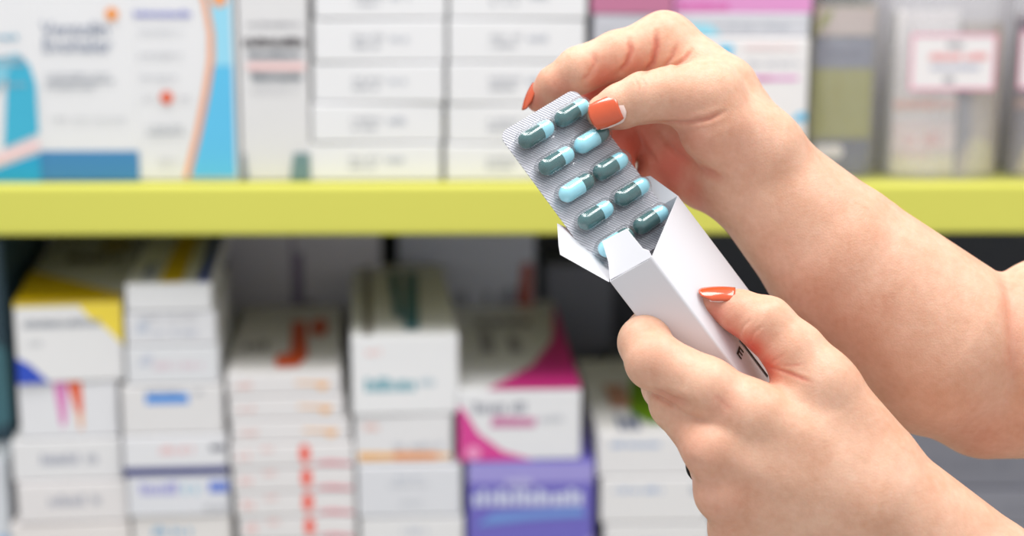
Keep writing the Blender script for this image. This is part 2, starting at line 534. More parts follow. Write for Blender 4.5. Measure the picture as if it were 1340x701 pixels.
def bag_label(root, x0, y0, x1, y1, Y):
    """paper label stuck on a bag"""
    a, b = S(x0, y1, Y), S(x1, y0, Y)
    ox, oy, oz = root.location
    w, h = b[0] - a[0], b[2] - a[2]
    lb = link('paper_label', box_mesh('paper_label', a[0] - ox, b[0] - ox, Y - oy - 0.0006, Y - oy, a[2] - oz, b[2] - oz), card(248, 244, 244), root)

    def q(u0, v0, u1, v1):
        return [(a[0] - ox + u * w, Y - oy - 0.0010, a[2] - oz + v * h) for u, v in ((u0, v0), (u1, v0), (u1, v1), (u0, v1))]
    vs, fs = [], []
    for r in ((0, 0, 1, .05), (0, .95, 1, 1), (0, .05, .03, .95), (.97, .05, 1, .95)):
        s = len(vs)
        vs += q(*r)
        fs.append((s, s + 1, s + 2, s + 3))
    link('border', mesh_from('border', vs, fs), ink(240, 168, 190), lb)
    for (u0, v0, u1, v1, c) in ((.42, .76, .62, .86, (150, 150, 158)), (.22, .54, .60, .66, (240, 160, 160)), (.64, .54, .90, .66, (240, 160, 160)), (.24, .36, .82, .45, (185, 190, 210)), (.40, .14, .54, .24, (150, 150, 158))):
        n = max(4, int((u1 - u0) * 34))
        vs, fs = [], []
        for i in range(n):
            s = len(vs)
            vs += q(u0 + (u1 - u0) * i / n, v0, u0 + (u1 - u0) * (i + 0.75) / n, v0 + (v1 - v0) * rng.choice((.75, 1)))
            fs.append((s, s + 1, s + 2, s + 3))
        link('printed_line', mesh_from('printed_line', vs, fs), ink(*c), lb)


mbox('pale grey carton added behind the clear bags to brighten them', (1140, -45, 1400, 190), 0.06, [LN('front', (190, 190, 200), 0.2, 0.86, 0.6, 0.90)], colr=(236, 234, 240), back=0.075, flap='top', base=UB)  # added carton, a pale backdrop so the bags look brighter
bag_label(bg2, 1189, 44, 1305, 118, YS - 0.001)
bag_label(bg3, 1331, 40, 1440, 116, YS - 0.001)

# ---- lower shelf, from the left
LB = LOW_TOP
stack([(-95, 600, 13, 800), (-95, 312, 10, 598)], 0.2,
      ['pale blue white box at the bottom left picture corner', 'dark teal box standing in shade at the left picture edge'],
      [[band('front', (170, 195, 225), 0.6, 0.42, 1.0, 0.5)], [P_('front', (70, 120, 130), (0.5, 0.02), (0.98, 0.1), (0.98, 0.45), (0.6, 0.6))]],
      colr=[(228, 232, 238), (48, 78, 92)], base=LB, backs=[0.01, 0.05], yaws=[2, 4])
stack([(18, 684, 172, 800), (24, 630, 166, 682), (17, 574, 158, 629), (26, 499, 154, 573), (22, 396, 160, 498)], [0.16, 0.16, 0.15, 0.15, 0.28],
      ['white box at the bottom of the leftmost lower stack', 'white box with grey print, fourth down in the leftmost stack', 'white box with grey print under the pink and orange striped box',
       'white box with pink and orange stripes under the yellow topped box', 'white box with yellow top edge and blue corner on the leftmost stack'],
      [[], [LN('front', (170, 172, 184), 0.28, 0.42, 0.62, 0.68, 1), LN('front', (176, 178, 188), 0.68, 0.45, 0.76, 0.68)],
       [LN('front', (165, 168, 182), 0.26, 0.40, 0.62, 0.66, 1), LN('front', (170, 172, 184), 0.68, 0.42, 0.78, 0.68)],
       [P_('front', (222, 130, 190), (0.36, 1.0), (0.50, 1.0), (0.47, 0.3), (0.42, 0.18)), P_('front', (232, 92, 40), (0.50, 1.0), (0.64, 1.0), (0.64, 0.45), (0.58, 0.45)),
        P_('front', (240, 176, 130), (0.58, 0.45), (0.64, 0.45), (0.63, 0.15), (0.60, 0.15))],
       [P_('front', (244, 218, 70), (0.58, 1.0), (1.0, 1.0), (1.0, 0.45), (0.84, 0.68), (0.70, 0.80)), P_('front', (40, 76, 190), (0.0, 0.0), (0.30, 0.0), (0.12, 0.24), (0.0, 0.33)),
        LN('front', (160, 164, 172), 0.08, 0.70, 0.80, 0.80, 1), LN('front', (200, 202, 206), 0.1, 0.48, 0.25, 0.54), P_('front', (244, 218, 70), (0, 0.965), (0.6, 0.965), (0.6, 1.0), (0, 1.0)),
        P_('top', (226, 190, 10), (0.0, 0.0), (1.0, 0.0), (1.0, 0.06), (0.0, 0.40)), LN('top', (120, 112, 96), 0.3, 0.50, 0.9, 0.60, 1), P_('top', (200, 170, 30), (0.62, 0.68), (0.9, 0.68), (0.9, 0.80), (0.62, 0.80))]],
      colr=[(242, 236, 234), (240, 236, 236), (240, 239, 240), (240, 240, 243), (244, 243, 243)], base=LB, yaws=[3, 4, 4, 5, 7], backs=[0.0, 0.0, 0.002, 0.004, 0.002])
stack([(176, 674, 304, 800), (168, 622, 300, 673), (162, 570, 297, 621), (160, 504, 292, 569), (166, 452, 286, 503), (165, 408, 282, 451), (165, 370, 276, 407)], [0.15, 0.15, 0.15, 0.15, 0.15, 0.15, 0.28],
      ['white box at the bottom of the second stack', 'white box with lilac print under the dark blue striped box', 'white box with a dark blue stripe in the second stack',
       'white box with a bright blue bar in the second stack', 'white box with grey swirl above the bright blue bar box', 'white box just beneath the top of the second stack', 'white box with yellow and blue striped top on the second stack'],
      [[LN('front', (120, 170, 205), 0.2, 0.80, 0.6, 0.9)], [LN('front', (160, 160, 215), 0.12, 0.55, 0.50, 0.85, 1), LN('front', (165, 205, 225), 0.54, 0.55, 0.70, 0.85), band('front', (100, 130, 215), 0.80, 0.58, 0.99, 0.84), LN('front', (190, 190, 194), 0.75, 0.12, 0.98, 0.26)],
       [band('front', (22, 36, 120), 0.0, 0.02, 1.0, 0.22), LN('front', (238, 196, 196), 0.35, 0.55, 0.68, 0.75), LN('front', (70, 74, 96), 0.84, 0.62, 0.99, 0.80, 1)],
       [band('front', (64, 142, 222), 0.24, 0.64, 0.66, 0.84), LN('front', (176, 178, 184), 0.24, 0.86, 0.6, 0.95), LN('front', (190, 192, 198), 0.72, 0.8, 0.80, 0.95)],
       [P_('front', (200, 204, 216), (0.12, 0.5), (0.2, 0.8), (0.3, 0.75), (0.26, 0.5)), LN('front', (226, 205, 214), 0.3, 0.40, 0.82, 0.60)],
       [P_('front', (198, 204, 216), (0.10, 0.35), (0.16, 0.8), (0.26, 0.72), (0.24, 0.4)), LN('front', (196, 200, 212), 0.26, 0.3, 0.80, 0.5), LN('front', (205, 205, 210), 0.2, 0.75, 0.8, 0.92)],
       [band('top', (222, 188, 20), 0.40, 0.0, 0.66, 1.0), band('top', (36, 70, 176), 0.84, 0.0, 0.97, 1.0), LN('top', (150, 160, 190), 0.16, 0.05, 0.30, 0.3, 1)]],
      colr=[(240, 236, 234), (236, 237, 242), (240, 240, 243), (238, 236, 236), (236, 237, 240), (238, 238, 241), (244, 244, 245)],
      base=LB, yaws=[2, 3, 3, 3.5, 4, 4, 4.5], backs=[0.002, 0.0, 0.0, 0.002, 0.004, 0.005, 0.005])
jp = [LN('front', (228, 190, 184), 0.08, 0.35, 0.22, 0.62), P_('front', (240, 186, 130), (0.60, 0.60), (0.90, 0.55), (0.88, 0.30), (0.82, 0.22), (0.78, 0.45), (0.60, 0.5))]
rp = [LN('front', (236, 190, 186), 0.06, 0.35, 0.16, 0.7), P_('front', (240, 100, 82), (0.56, 0.35), (0.60, 0.15), (0.65, 0.35), (0.645, 0.85), (0.60, 0.98), (0.565, 0.85)),
      P_('front', (226, 130, 142), (0.68, 0.18), (0.80, 0.26), (0.98, 0.16), (0.98, 0.06), (0.80, 0.1), (0.68, 0.12)), LN('front', (240, 200, 196), 0.25, 0.7, 0.35, 0.9)]
stack([(316, 706, 468, 800), (312, 675, 466, 705), (308, 643, 465, 674), (305, 611, 464, 642), (302, 580, 462, 610), (303, 549, 458, 579), (300, 518, 450, 548), (297, 487, 446, 517)], [0.13] * 7 + [0.215],
      ['pale box at the very bottom of the third stack', 'thin white box with red drop, lowest seen in the third stack', 'thin white box with red drop, second lowest in the third stack', 'thin white box with red drop, third lowest in the third stack',
       'thin white box with red drop, highest of the four red drop boxes', 'thin white box with orange mark, lowest of three in the third stack', 'thin white box with orange mark, middle of three in the third stack', 'thin white box with orange numeral on top of the third stack'],
      [[], rp, rp, rp, rp, jp, jp, jp + [P_('top', (214, 88, 46), (0.42, 0.06), (0.62, 0.06), (0.70, 0.2), (0.66, 0.72), (0.52, 0.72), (0.54, 0.24), (0.42, 0.22)), ('poly', 'top', (214, 92, 50), [(0.79 + 0.085 * math.cos(a * math.pi / 10), 0.62 + 0.14 * math.sin(a * math.pi / 10)) for a in range(20)]), LN('top', (150, 146, 146), 0.1, 0.3, 0.34, 0.42, 1)]],
      colr=(241, 238, 238), base=LB, yaws=[1, 1, 2, 2, 2.5, 3, 3, 4], backs=[0, 0, 0, 0, 0, 0.002, 0.003, 0.004])
stack([(472, 676, 607, 800), (468, 608, 604, 675), (464, 542, 592, 607), (460, 438, 600, 541)], [0.14, 0.14, 0.14, 0.25],
      ['white box at the bottom of the fourth stack', 'white box with faint grey print in the fourth stack', 'white box with an orange stripe in the fourth stack', 'tall white box with teal print on top of the fourth stack'],
      [[LN('front', (196, 200, 212), 0.4, 0.82, 0.65, 0.9)], [LN('front', (186, 192, 206), 0.36, 0.72, 0.62, 0.80), LN('front', (204, 206, 212), 0.3, 0.58, 0.68, 0.66), LN('front', (205, 208, 214), 0.4, 0.25, 0.62, 0.32)],
       [P_('front', (240, 176, 84), (0.04, 0.08), (0.98, 0.10), (0.98, 0.18), (0.04, 0.24)), P_('front', (236, 148, 62), (0.4, 0.08), (0.85, 0.08), (0.85, 0.22), (0.4, 0.24)), LN('front', (240, 200, 190), 0.1, 0.7, 0.25, 0.82), LN('front', (190, 194, 204), 0.4, 0.3, 0.9, 0.42)],
       [LN('front', (110, 168, 182), 0.12, 0.30, 0.60, 0.47, 1), LN('front', (180, 200, 210), 0.62, 0.36, 0.78, 0.46), LN('front', (242, 200, 196), 0.14, 0.76, 0.28, 0.84), P_('top', (64, 116, 132), (0.42, 0.20), (0.50, 0.20), (0.50, 0.85), (0.40, 0.85)), P_('top', (70, 118, 130), (0.50, 0.05), (0.64, 0.05), (0.70, 0.85), (0.58, 0.85)), band('top', (128, 122, 112), 0.12, 0.0, 0.2, 1.0)]],
      colr=[(240, 239, 240), (232, 233, 238), (240, 239, 240), (246, 246, 247)], base=LB, yaws=[1, 1.5, 2, 3.5], backs=[0, 0, 0.003, 0.002])
stack([(612, 603, 776, 800), (600, 510, 760, 602)], [0.14, 0.29],
      ['violet box with pale lettering at the bottom of the fifth stack', 'white box with magenta swoosh on the violet box'],
      [[P_('front', (158, 150, 214), (0.0, 0.86), (1.0, 0.86), (1.0, 0.99), (0.0, 0.99)), LN('front', (205, 210, 232), 0.04, 0.71, 0.92, 0.82, 1), LN('front', (190, 186, 226), 0.3, 0.84, 0.52, 0.90, 1),
        P_('front', (112, 150, 214), (0.06, 0.58), (0.5, 0.62), (0.95, 0.64), (0.9, 0.69), (0.2, 0.66)), P_('front', (150, 140, 208), (0.62, 0.30), (1.0, 0.52), (1.0, 0.3))],
       [P_('front', (216, 66, 148), (0.0, 0.0), (0.62, 0.0), (0.36, 0.14), (0.16, 0.40), (0.04, 0.75), (0.0, 0.78)), LN('front', (160, 162, 172), 0.12, 0.68, 0.56, 0.84, 0.8), P_('front', (200, 128, 166), (0.26, 0.48), (0.62, 0.48), (0.64, 0.6), (0.28, 0.64)), LN('front', (200, 202, 208), 0.66, 0.55, 0.86, 0.64),
        P_('top', (206, 50, 132), (0.24, 0.0), (1.0, 0.0), (1.0, 0.95), (0.88, 0.5), (0.64, 0.22)), LN('top', (150, 146, 152), 0.22, 0.36, 0.6, 0.6, 0.7), ('dot', 'front', (240, 150, 196), (0.12, 0.12, 0.006)), LN('top', (130, 124, 126), 0.2, 0.66, 0.75, 0.76, 1)]],
      colr=[(116, 108, 200), (240, 240, 242)], base=LB, yaws=[0.5, 1.5], backs=[0.0, 0.002])
bp = [LN('front', (160, 180, 212), 0.12, 0.66, 0.58, 0.80), LN('front', (150, 160, 178), 0.84, 0.64, 0.98, 0.8, 1)]
stack([(790, 684, 930, 800), (786, 624, 926, 683), (782, 565, 922, 623)], [0.14, 0.14, 0.21],
      ['white box with blue print at the bottom of the stack left of the fist', 'white box with blue print, middle of the stack left of the fist', 'white box with blue print topping the stack left of the fist'],
      [bp, bp, bp + [P_('top', (110, 150, 20), (0.36, 0.25), (0.5, 0.1), (1.0, 0.1), (1.0, 0.8), (0.5, 0.7)), P_('top', (190, 140, 120), (0.2, 0.3), (0.4, 0.3), (0.4, 0.6), (0.2, 0.6)), LN('top', (100, 110, 140), 0.2, 0.02, 0.42, 0.2, 1)]],
      colr=(240, 238, 238), base=LB, yaws=[0.5, 0.5, 1.0], backs=[0, 0, 0.002])
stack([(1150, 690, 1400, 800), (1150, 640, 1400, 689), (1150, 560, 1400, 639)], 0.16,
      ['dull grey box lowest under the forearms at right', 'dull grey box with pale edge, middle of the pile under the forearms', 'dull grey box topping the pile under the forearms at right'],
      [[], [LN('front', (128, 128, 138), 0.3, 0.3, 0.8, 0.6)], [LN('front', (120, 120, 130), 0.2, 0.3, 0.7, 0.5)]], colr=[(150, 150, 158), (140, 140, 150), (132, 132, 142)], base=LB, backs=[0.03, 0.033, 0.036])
# boxes further back in the shade of the lower shelf
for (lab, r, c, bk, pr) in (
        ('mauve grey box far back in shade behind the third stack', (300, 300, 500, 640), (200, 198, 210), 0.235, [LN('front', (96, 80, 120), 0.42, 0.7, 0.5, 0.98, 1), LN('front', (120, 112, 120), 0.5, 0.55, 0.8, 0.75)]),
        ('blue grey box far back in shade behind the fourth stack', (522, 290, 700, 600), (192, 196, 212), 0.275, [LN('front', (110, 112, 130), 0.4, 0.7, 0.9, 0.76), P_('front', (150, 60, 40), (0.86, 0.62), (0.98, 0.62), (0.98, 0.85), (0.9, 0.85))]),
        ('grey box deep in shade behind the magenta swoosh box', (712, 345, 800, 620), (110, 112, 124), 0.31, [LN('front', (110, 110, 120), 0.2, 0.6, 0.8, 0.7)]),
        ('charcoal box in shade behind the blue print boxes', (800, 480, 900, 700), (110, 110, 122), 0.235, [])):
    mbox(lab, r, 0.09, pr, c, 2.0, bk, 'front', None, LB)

# ================================================================== CARTON IN THE HAND
carton = empty('medicine_carton')
carton.matrix_world = Matrix.Translation(Wd(900, 420, -40)) @ CAM_M.to_3x3().to_4x4()
tag(carton, 'plain white carton with opened flaps held in the lower hand', 'carton')
C0 = np.array(C(900, 420, -40))


def V(p):
    return Vector(np.asarray(p) - C0)


K1, K2 = C(797, 369, 0), C(853, 337, 30)
E1 = K2 - K1
E2 = C(888, 255, -90) - K2
A_ = C(853 + 0.605 * 100, 337 + 0.796 * 100, 30 - 16) - K2
A_ = A_ / np.linalg.norm(A_)
CL = 0.080                                    # length of the carton
E1n, E2n = E1 / np.linalg.norm(E1), E2 / np.linalg.norm(E2)
n_wide = np.cross(A_, E2n)
n_wide /= np.linalg.norm(n_wide)
if n_wide @ E1n < 0:
    n_wide = -n_wide
n_nar = np.cross(E1n, A_)
n_nar /= np.linalg.norm(n_nar)
if n_nar @ E2n > 0:
    n_nar = -n_nar


def rounded_profile(r=0.0011, seg=3):
    """points of the carton's cross-section with rounded folds"""
    cs = [(K1, -E1n, -E2n), (K1 + E1, E1n, -E2n), (K1 + E1 + E2, E1n, E2n), (K1 + E2, -E1n, E2n)]
    pts = []
    for i, (c, a, b) in enumerate(cs):
        o = c - a * r - b * r
        for k in range(seg + 1):
            t = k / seg * math.pi / 2
            if i % 2 == 0:
                pts.append(o + a * r * math.cos(t) + b * r * math.sin(t))
            else:
                pts.append(o + a * r * math.sin(t) + b * r * math.cos(t))
    return pts


prof = rounded_profile()
npf = len(prof)
cen = K1 + (E1 + E2) / 2
vs, fs = [], []
for t in np.linspace(0, CL, 9):
    for p in prof:
        vs.append(V(p + A_ * t))
for k in range(8):
    for i in range(npf):
        a = k * npf + i
        b = k * npf + (i + 1) % npf
        fs.append((a, b, b + npf, a + npf))
fs.append(tuple(8 * npf + i for i in range(npf)))
me = mesh_from('body', vs, fs)
bm = bmesh.new()
bm.from_mesh(me)
bmesh.ops.recalc_face_normals(bm, faces=bm.faces)
bm.to_mesh(me)
bm.free()
white_card = mat('white_carton_card', srgb(224, 224, 229), 0.38, bump=0.02, bump_scale=900, var=0.01)
bo = link('body', me, white_card, carton)
so = bo.modifiers.new('thickness', 'SOLIDIFY')
so.thickness = 0.0005
so.offset = -1


def flap(name, pts, nrm, thick=0.00045):
    o, a, b = pts[0], pts[-1], pts[len(pts) // 2]
    n = np.cross(a - o, b - o)
    pts = [p * ((o @ n) / (p @ n)) for p in pts]          # flatten the panel
    me = slab(name, [V(p) for p in pts], thick, Vector(nrm))
    return link(name, me, white_card, carton)


# tuck flap on the near edge, bent slightly back
flap('tuck_flap', [C(798, 366, -1), C(796, 343, -8), C(788, 316, -14), C(820, 299.5, -2), C(841, 325.5, 16), C(849, 328, 22), C(853, 336, 28)], -n_nar)
# outer dust flap on the left edge, folded outwards
flap('dust_flap', [C(797, 369, 0), C(733, 333, -6), C(731, 321, -16), C(729, 292, -55), C(742, 298, -78), C(800, 345, -70)], np.array([0, 0, -1.0]))
# far dust flap standing up behind the blister
flap('dust_flap', [C(887, 256, -92), C(851, 230, -112), C(820, 236, -140), C(834, 286, -122)], np.array([0, 0, -1.0]))


# black printed rule and letter on the broad side
def on_wide(s, t, lift=0.0003):
    return K2 + E2 * s + A_ * (t * PXM) + n_wide * lift


rule = mesh_from('printed_rule', [V(on_wide(s, t)) for s, t in ((0.318, 176), (0.345, 176), (0.345, 240), (0.318, 240))], [(0, 1, 2, 3)])
link('printed_rule', rule, ink(20, 20, 22), carton)
tm = text_mesh('E', 0.0078, 0.00016)
for v in tm.vertices:
    v.co = V(on_wide(0.15, 177) + A_ * v.co.x + E2n * v.co.y)
link('lettering', tm, ink(20, 20, 22), carton)

# ================================================================== BLISTER PACK
blister = empty('blister_pack')
BC = np.array(C(771.5, 237.5, -85))
blister.matrix_world = Matrix.Translation(Vector(to_world(BC))) @ CAM_M.to_3x3().to_4x4()
tag(blister, 'silver blister strip of ten dark green and light blue capsules', 'blister pack')
lv = np.array([0.62, -0.784, 0.12])
wv = np.array([0.866, 0.50, -0.42])
lv, wv = lv / np.linalg.norm(lv), wv / np.linalg.norm(wv)
dt = lv @ wv
lv, wv = lv - wv * dt / 2, wv - lv * dt / 2
lv, wv = lv / np.linalg.norm(lv), wv / np.linalg.norm(wv)
wv = wv - lv * (lv @ wv)
wv /= np.linalg.norm(wv)
nv_ = np.cross(wv, lv)
if nv_[2] < 0:
    nv_ = -nv_
nv_ /= np.linalg.norm(nv_)
BR = Matrix([[wv[i], lv[i], nv_[i]] for i in range(3)]).to_4x4()      # local x = across, y = down, z = up from the foil
blister.matrix_world = blister.matrix_world @ BR
KW, KL = 1 / np.linalg.norm(np.array([0.866, 0.5])) * 1.085, 1.007
HW = 63 * KW * PXM
HT, HB = 121 * KL * PXM, 124 * KL * PXM


def foil_material():
    m = bpy.data.materials.new('blister_foil')
    m.use_nodes = True
    nt = m.node_tree
    b = nt.nodes['Principled BSDF']
    b.inputs['Metallic'].default_value = 0.35
    b.inputs['Roughness'].default_value = 0.38
    tc = nt.nodes.new('ShaderNodeTexCoord')
    mp = nt.nodes.new('ShaderNodeMapping')
    mp.inputs['Rotation'].default_value = (0, 0, 0.55)
    wv_ = nt.nodes.new('ShaderNodeTexWave')
    wv_.inputs['Scale'].default_value = 280
    wv_.inputs['Distortion'].default_value = 0.4
    rp_ = nt.nodes.new('ShaderNodeMix')
    rp_.data_type = 'RGBA'
    rp_.inputs[6].default_value = srgb(168, 168, 175)
    rp_.inputs[7].default_value = srgb(236, 236, 240)
    bp_ = nt.nodes.new('ShaderNodeBump')
    bp_.inputs['Strength'].default_value = 0.35
    bp_.inputs['Distance'].default_value = 0.0003
    nt.links.new(tc.outputs['Object'], mp.inputs[0])
    nt.links.new(mp.outputs[0], wv_.inputs[0])
    nt.links.new(wv_.outputs['Fac'], rp_.inputs[0])
    nt.links.new(rp_.outputs[2], b.inputs['Base Color'])
    nt.links.new(wv_.outputs['Fac'], bp_.inputs['Height'])
    nt.links.new(bp_.outputs[0], b.inputs['Normal'])
    return m


def rounded_sheet(name, hw, y0, y1, r, z0, z1):
    pts = []
    for cx, cy, a0 in ((hw - r, y1 - r, 0), (-hw + r, y1 - r, 90), (-hw + r, y0 + r, 180), (hw - r, y0 + r, 270)):
        for k in range(7):
            a = math.radians(a0 + k * 15)
            pts.append((cx + r * math.cos(a), cy + r * math.sin(a), z0))
    return slab(name, pts, z1 - z0, (0, 0, 1))


link('foil_sheet', rounded_sheet('foil_sheet', HW, -HT, HB, 0.0045, -0.0004, 0.0), foil_material(), blister)
link('clear_sheet', rounded_sheet('clear_sheet', HW, -HT, HB, 0.0045, 0.0001, 0.0003), clear_plastic('clear_film', (0.98, 0.98, 0.99, 1), 0.02, 0.1), blister)


def capsule_mesh(name, x0, x1, r, round_lo, round_hi, z, scale_z=1.0, seg=20, cut_at=None):
    """capsule-shaped solid of revolution about x; only the listed ends are domed"""
    prof_ = []
    if round_lo:
        prof_ += [(x0 + r - r * math.cos(a), r * math.sin(a)) for a in np.linspace(0.02, math.pi / 2, 8)]
    else:
        prof_ += [(x0, r * 0.02), (x0, r * 0.985), (x0 + 0.0001, r)]
    if round_hi:
        prof_ += [(x1 - r + r * math.sin(a), r * math.cos(a)) for a in np.linspace(0, math.pi / 2 - 0.02, 8)]
    else:
        prof_ += [(x1 - 0.0001, r), (x1, r * 0.985), (x1, r * 0.02)]
    vs, fs = [], []
    for (x, q) in prof_:
        for k in range(seg):
            a = 2 * math.pi * k / seg
            zz = z + q * math.sin(a) * scale_z
            if cut_at is not None:
                zz = max(zz, cut_at)
            vs.append((x, q * math.cos(a), zz))
    n = len(prof_)
    for j in range(n - 1):
        for k in range(seg):
            fs.append((j * seg + k, j * seg + (k + 1) % seg, (j + 1) * seg + (k + 1) % seg, (j + 1) * seg + k))
    fs.append(tuple(range(seg))[::-1])
    fs.append(tuple((n - 1) * seg + k for k in range(seg)))
    me = mesh_from(name, vs, fs)
    bm = bmesh.new()
    bm.from_mesh(me)
    bmesh.ops.recalc_face_normals(bm, faces=bm.faces)
    bm.to_mesh(me)
    bm.free()
    return me


CAPR = 0.0039
CLEN = 0.0186
m_dark = mat('capsule_dark_green', srgb(48, 100, 100), 0.12, coat=0.6, var=0.3, var_scale=300)
m_light = mat('capsule_light_blue', srgb(164, 232, 246), 0.12, coat=0.6, var=0.06, var_scale=250)
m_bub = clear_plastic('blister_bubble', (0.96, 0.97, 0.98, 1), 0.03, 0.06)
split = CLEN * 0.12
dark_me = capsule_mesh('capsule', -CLEN / 2, split, CAPR, True, False, CAPR + 0.0004)
light_me = capsule_mesh('capsule_end', split - 0.0006, CLEN / 2, CAPR * 0.955, False, True, CAPR + 0.0004)
lightbig_me = capsule_mesh('capsule', -CLEN / 2, split, CAPR, True, False, CAPR + 0.0004)
darksmall_me = capsule_mesh('capsule_end', split - 0.0006, CLEN / 2, CAPR * 0.955, False, True, CAPR + 0.0004)
bub_me = capsule_mesh('bubble', -CLEN / 2 - 0.0016, CLEN / 2 + 0.0014, CAPR + 0.0013, True, True, CAPR * 0.9, 1.05, 24, 0.0003)
rowp = 45.3 * KL * PXM
flipped = {(1, 1), (2, 0), (4, 0)}
rr = random.Random(3)
for r_ in range(5):
    for c_ in range(2):
        fx = (r_, c_) in flipped
        x = (2.5 + (-1 if c_ == 0 else 1) * 28.8) * KW * PXM
        y = (r_ - 2) * rowp
        cap = link('capsule', lightbig_me if fx else dark_me, m_light if fx else m_dark, blister, True)
        cap.location = (x + rr.uniform(-.0006, .0006), y, 0.0002)
        e = link('capsule_end', darksmall_me if fx else light_me, m_dark if fx else m_light, cap, True)
        b_ = link('bubble', bub_me, m_bub, blister, True)
        b_.location = (x, y, 0)

# ================================================================== HANDS
def rc(p, a, b, ra, rb):
    ba = b - a
    L2 = float(ba @ ba) + 1e-12
    pa = p - a
    t = np.clip((pa @ ba) / L2, 0, 1).astype(np.float32)
    q = pa - t[:, None] * ba
    return np.sqrt((q * q).sum(1)) - (ra + (rb - ra) * t)


def smin(a, b, k):
    h = np.clip(0.5 + 0.5 * (b - a) / k, 0, 1)
    return b * (1 - h) + a * h - k * h * (1 - h)


class Arm:
    """body surface: chains of tapered capsules blended together.  Units: photo pixels at the hands' distance."""

    def __init__(self):
        self.palm, self.fingers = [], []
        self.palm_k = 26.0

    @staticmethod
    def node(n):
        d = (D0 - n[2] * PXM)
        return C(n[0], n[1], n[2]).astype(np.float32), n[3] * d / F

    def chain(self, nodes):
        nd = [self.node(n) for n in nodes]
        return [(nd[i][0], nd[i + 1][0], nd[i][1], nd[i + 1][1]) for i in range(len(nd) - 1)]

    def add_palm(self, nodes, k=None):
        self.palm.append((self.chain(nodes), (k or self.palm_k) * PXM))

    def add_finger(self, nodes, k_in=5, k_palm=14, k_out=3):
        self.fingers.append((self.chain(nodes), k_in * PXM, k_palm * PXM, k_out * PXM))

    def sdf(self, p):
        p = p.astype(np.float32)
        d = None
        for ch, k in self.palm:
            c = None
            for s in ch:
                v = rc(p, *s)
                c = v if c is None else smin(c, v, 8 * PXM)
            d = c if d is None else smin(d, c, k)
        out = d
        for ch, ki, kp, ko in self.fingers:
            c = None
            for s in ch:
                v = rc(p, *s)
                c = v if c is None else smin(c, v, ki)
            out = smin(out, smin(c, d, kp), ko)
        return out

    def bounds(self):
        pts = []
        for ch in [c for c, _ in self.palm] + [f[0] for f in self.fingers]:
            for a, b, ra, rb in ch:
                pts += [a - ra, a + ra, b - rb, b + rb]
        pts = np.array(pts)
        return pts.min(0) - 0.006, pts.max(0) + 0.006

    def grad(self, p, e=0.0004):
        k = [(1, -1, -1), (-1, -1, 1), (-1, 1, -1), (1, 1, 1)]
        g = 0
        for q in k:
            q = np.array(q, np.float32)
            g = g + self.sdf(p + q * e)[:, None] * q
        return g / np.maximum(np.linalg.norm(g, axis=1, keepdims=True), 1e-9)

    def mesh(self, h):
        lo, hi = self.bounds()
        n = np.ceil((hi - lo) / h).astype(int) + 1
        xs, ys, zs = [lo[i] + h * np.arange(n[i]) for i in range(3)]
        vals = np.empty(tuple(n), np.float32)
        yy, zz = np.meshgrid(ys, zs, indexing='ij')
        step = max(1, 400000 // (n[1] * n[2]))
        for i in range(0, n[0], step):
            xx = xs[i:i + step]
            m = len(xx)
            P3 = np.empty((m, n[1], n[2], 3), np.float32)
            P3[..., 0] = xx[:, None, None]
            P3[..., 1] = yy[None]
            P3[..., 2] = zz[None]
            vals[i:i + m] = self.sdf(P3.reshape(-1, 3)).reshape(m, n[1], n[2])
        verts, quads = surface_nets(vals, lo, h)
        for _ in range(2):
            verts = verts - self.grad(verts) * self.sdf(verts)[:, None]
        verts, quads = split_quads(verts, quads)
        for _ in range(2):
            verts = verts - self.grad(verts) * self.sdf(verts)[:, None]
        return verts, quads


def surface_nets(v, lo, h):
    ins = v < 0
    c = ins.astype(np.int8)
    s = sum(c[i:c.shape[0] - 1 + i, j:c.shape[1] - 1 + j, k:c.shape[2] - 1 + k] for i in (0, 1) for j in (0, 1) for k in (0, 1))
    act = (s > 0) & (s < 8)
    I, J, K = np.nonzero(act)
    offs = np.array([(i, j, k) for i in (0, 1) for j in (0, 1) for k in (0, 1)])
    cv = np.stack([v[I + o[0], J + o[1], K + o[2]] for o in offs], 1)
    acc = np.zeros((len(I), 3))
    cnt = np.zeros(len(I))
    for a in range(8):
        for b in range(a + 1, 8):
            if np.abs(offs[a] - offs[b]).sum() != 1:
                continue
            m = (cv[:, a] < 0) != (cv[:, b] < 0)
            den = cv[:, a] - cv[:, b]
            t = np.where(m, cv[:, a] / np.where(m, den, 1), 0)
            acc += np.where(m[:, None], offs[a] + t[:, None] * (offs[b] - offs[a]), 0)
            cnt += m
    verts = (np.stack([I, J, K], 1) + acc / cnt[:, None]) * h + lo
    idx = -np.ones(act.shape, np.int64)
    idx[I, J, K] = np.arange(len(I))
    quads = []
    for ax in range(3):
        sl0 = [slice(None)] * 3
        sl1 = [slice(None)] * 3
        sl0[ax], sl1[ax] = slice(0, -1), slice(1, None)
        a, b = ins[tuple(sl0)], ins[tuple(sl1)]
        E = np.stack(np.nonzero(a != b), 1)
        o1, o2 = (ax + 1) % 3, (ax + 2) % 3
        E = E[(E[:, o1] > 0) & (E[:, o2] > 0) & (E[:, o1] < act.shape[o1]) & (E[:, o2] < act.shape[o2])]
        q = []
        for d1, d2 in ((-1, -1), (0, -1), (0, 0), (-1, 0)):
            e = E.copy()
            e[:, o1] += d1
            e[:, o2] += d2
            q.append(idx[e[:, 0], e[:, 1], e[:, 2]])
        q = np.stack(q, 1)
        inside_first = a[E[:, 0], E[:, 1], E[:, 2]]
        q = np.where(inside_first[:, None], q, q[:, ::-1])
        quads.append(q)
    return verts, np.concatenate(quads)


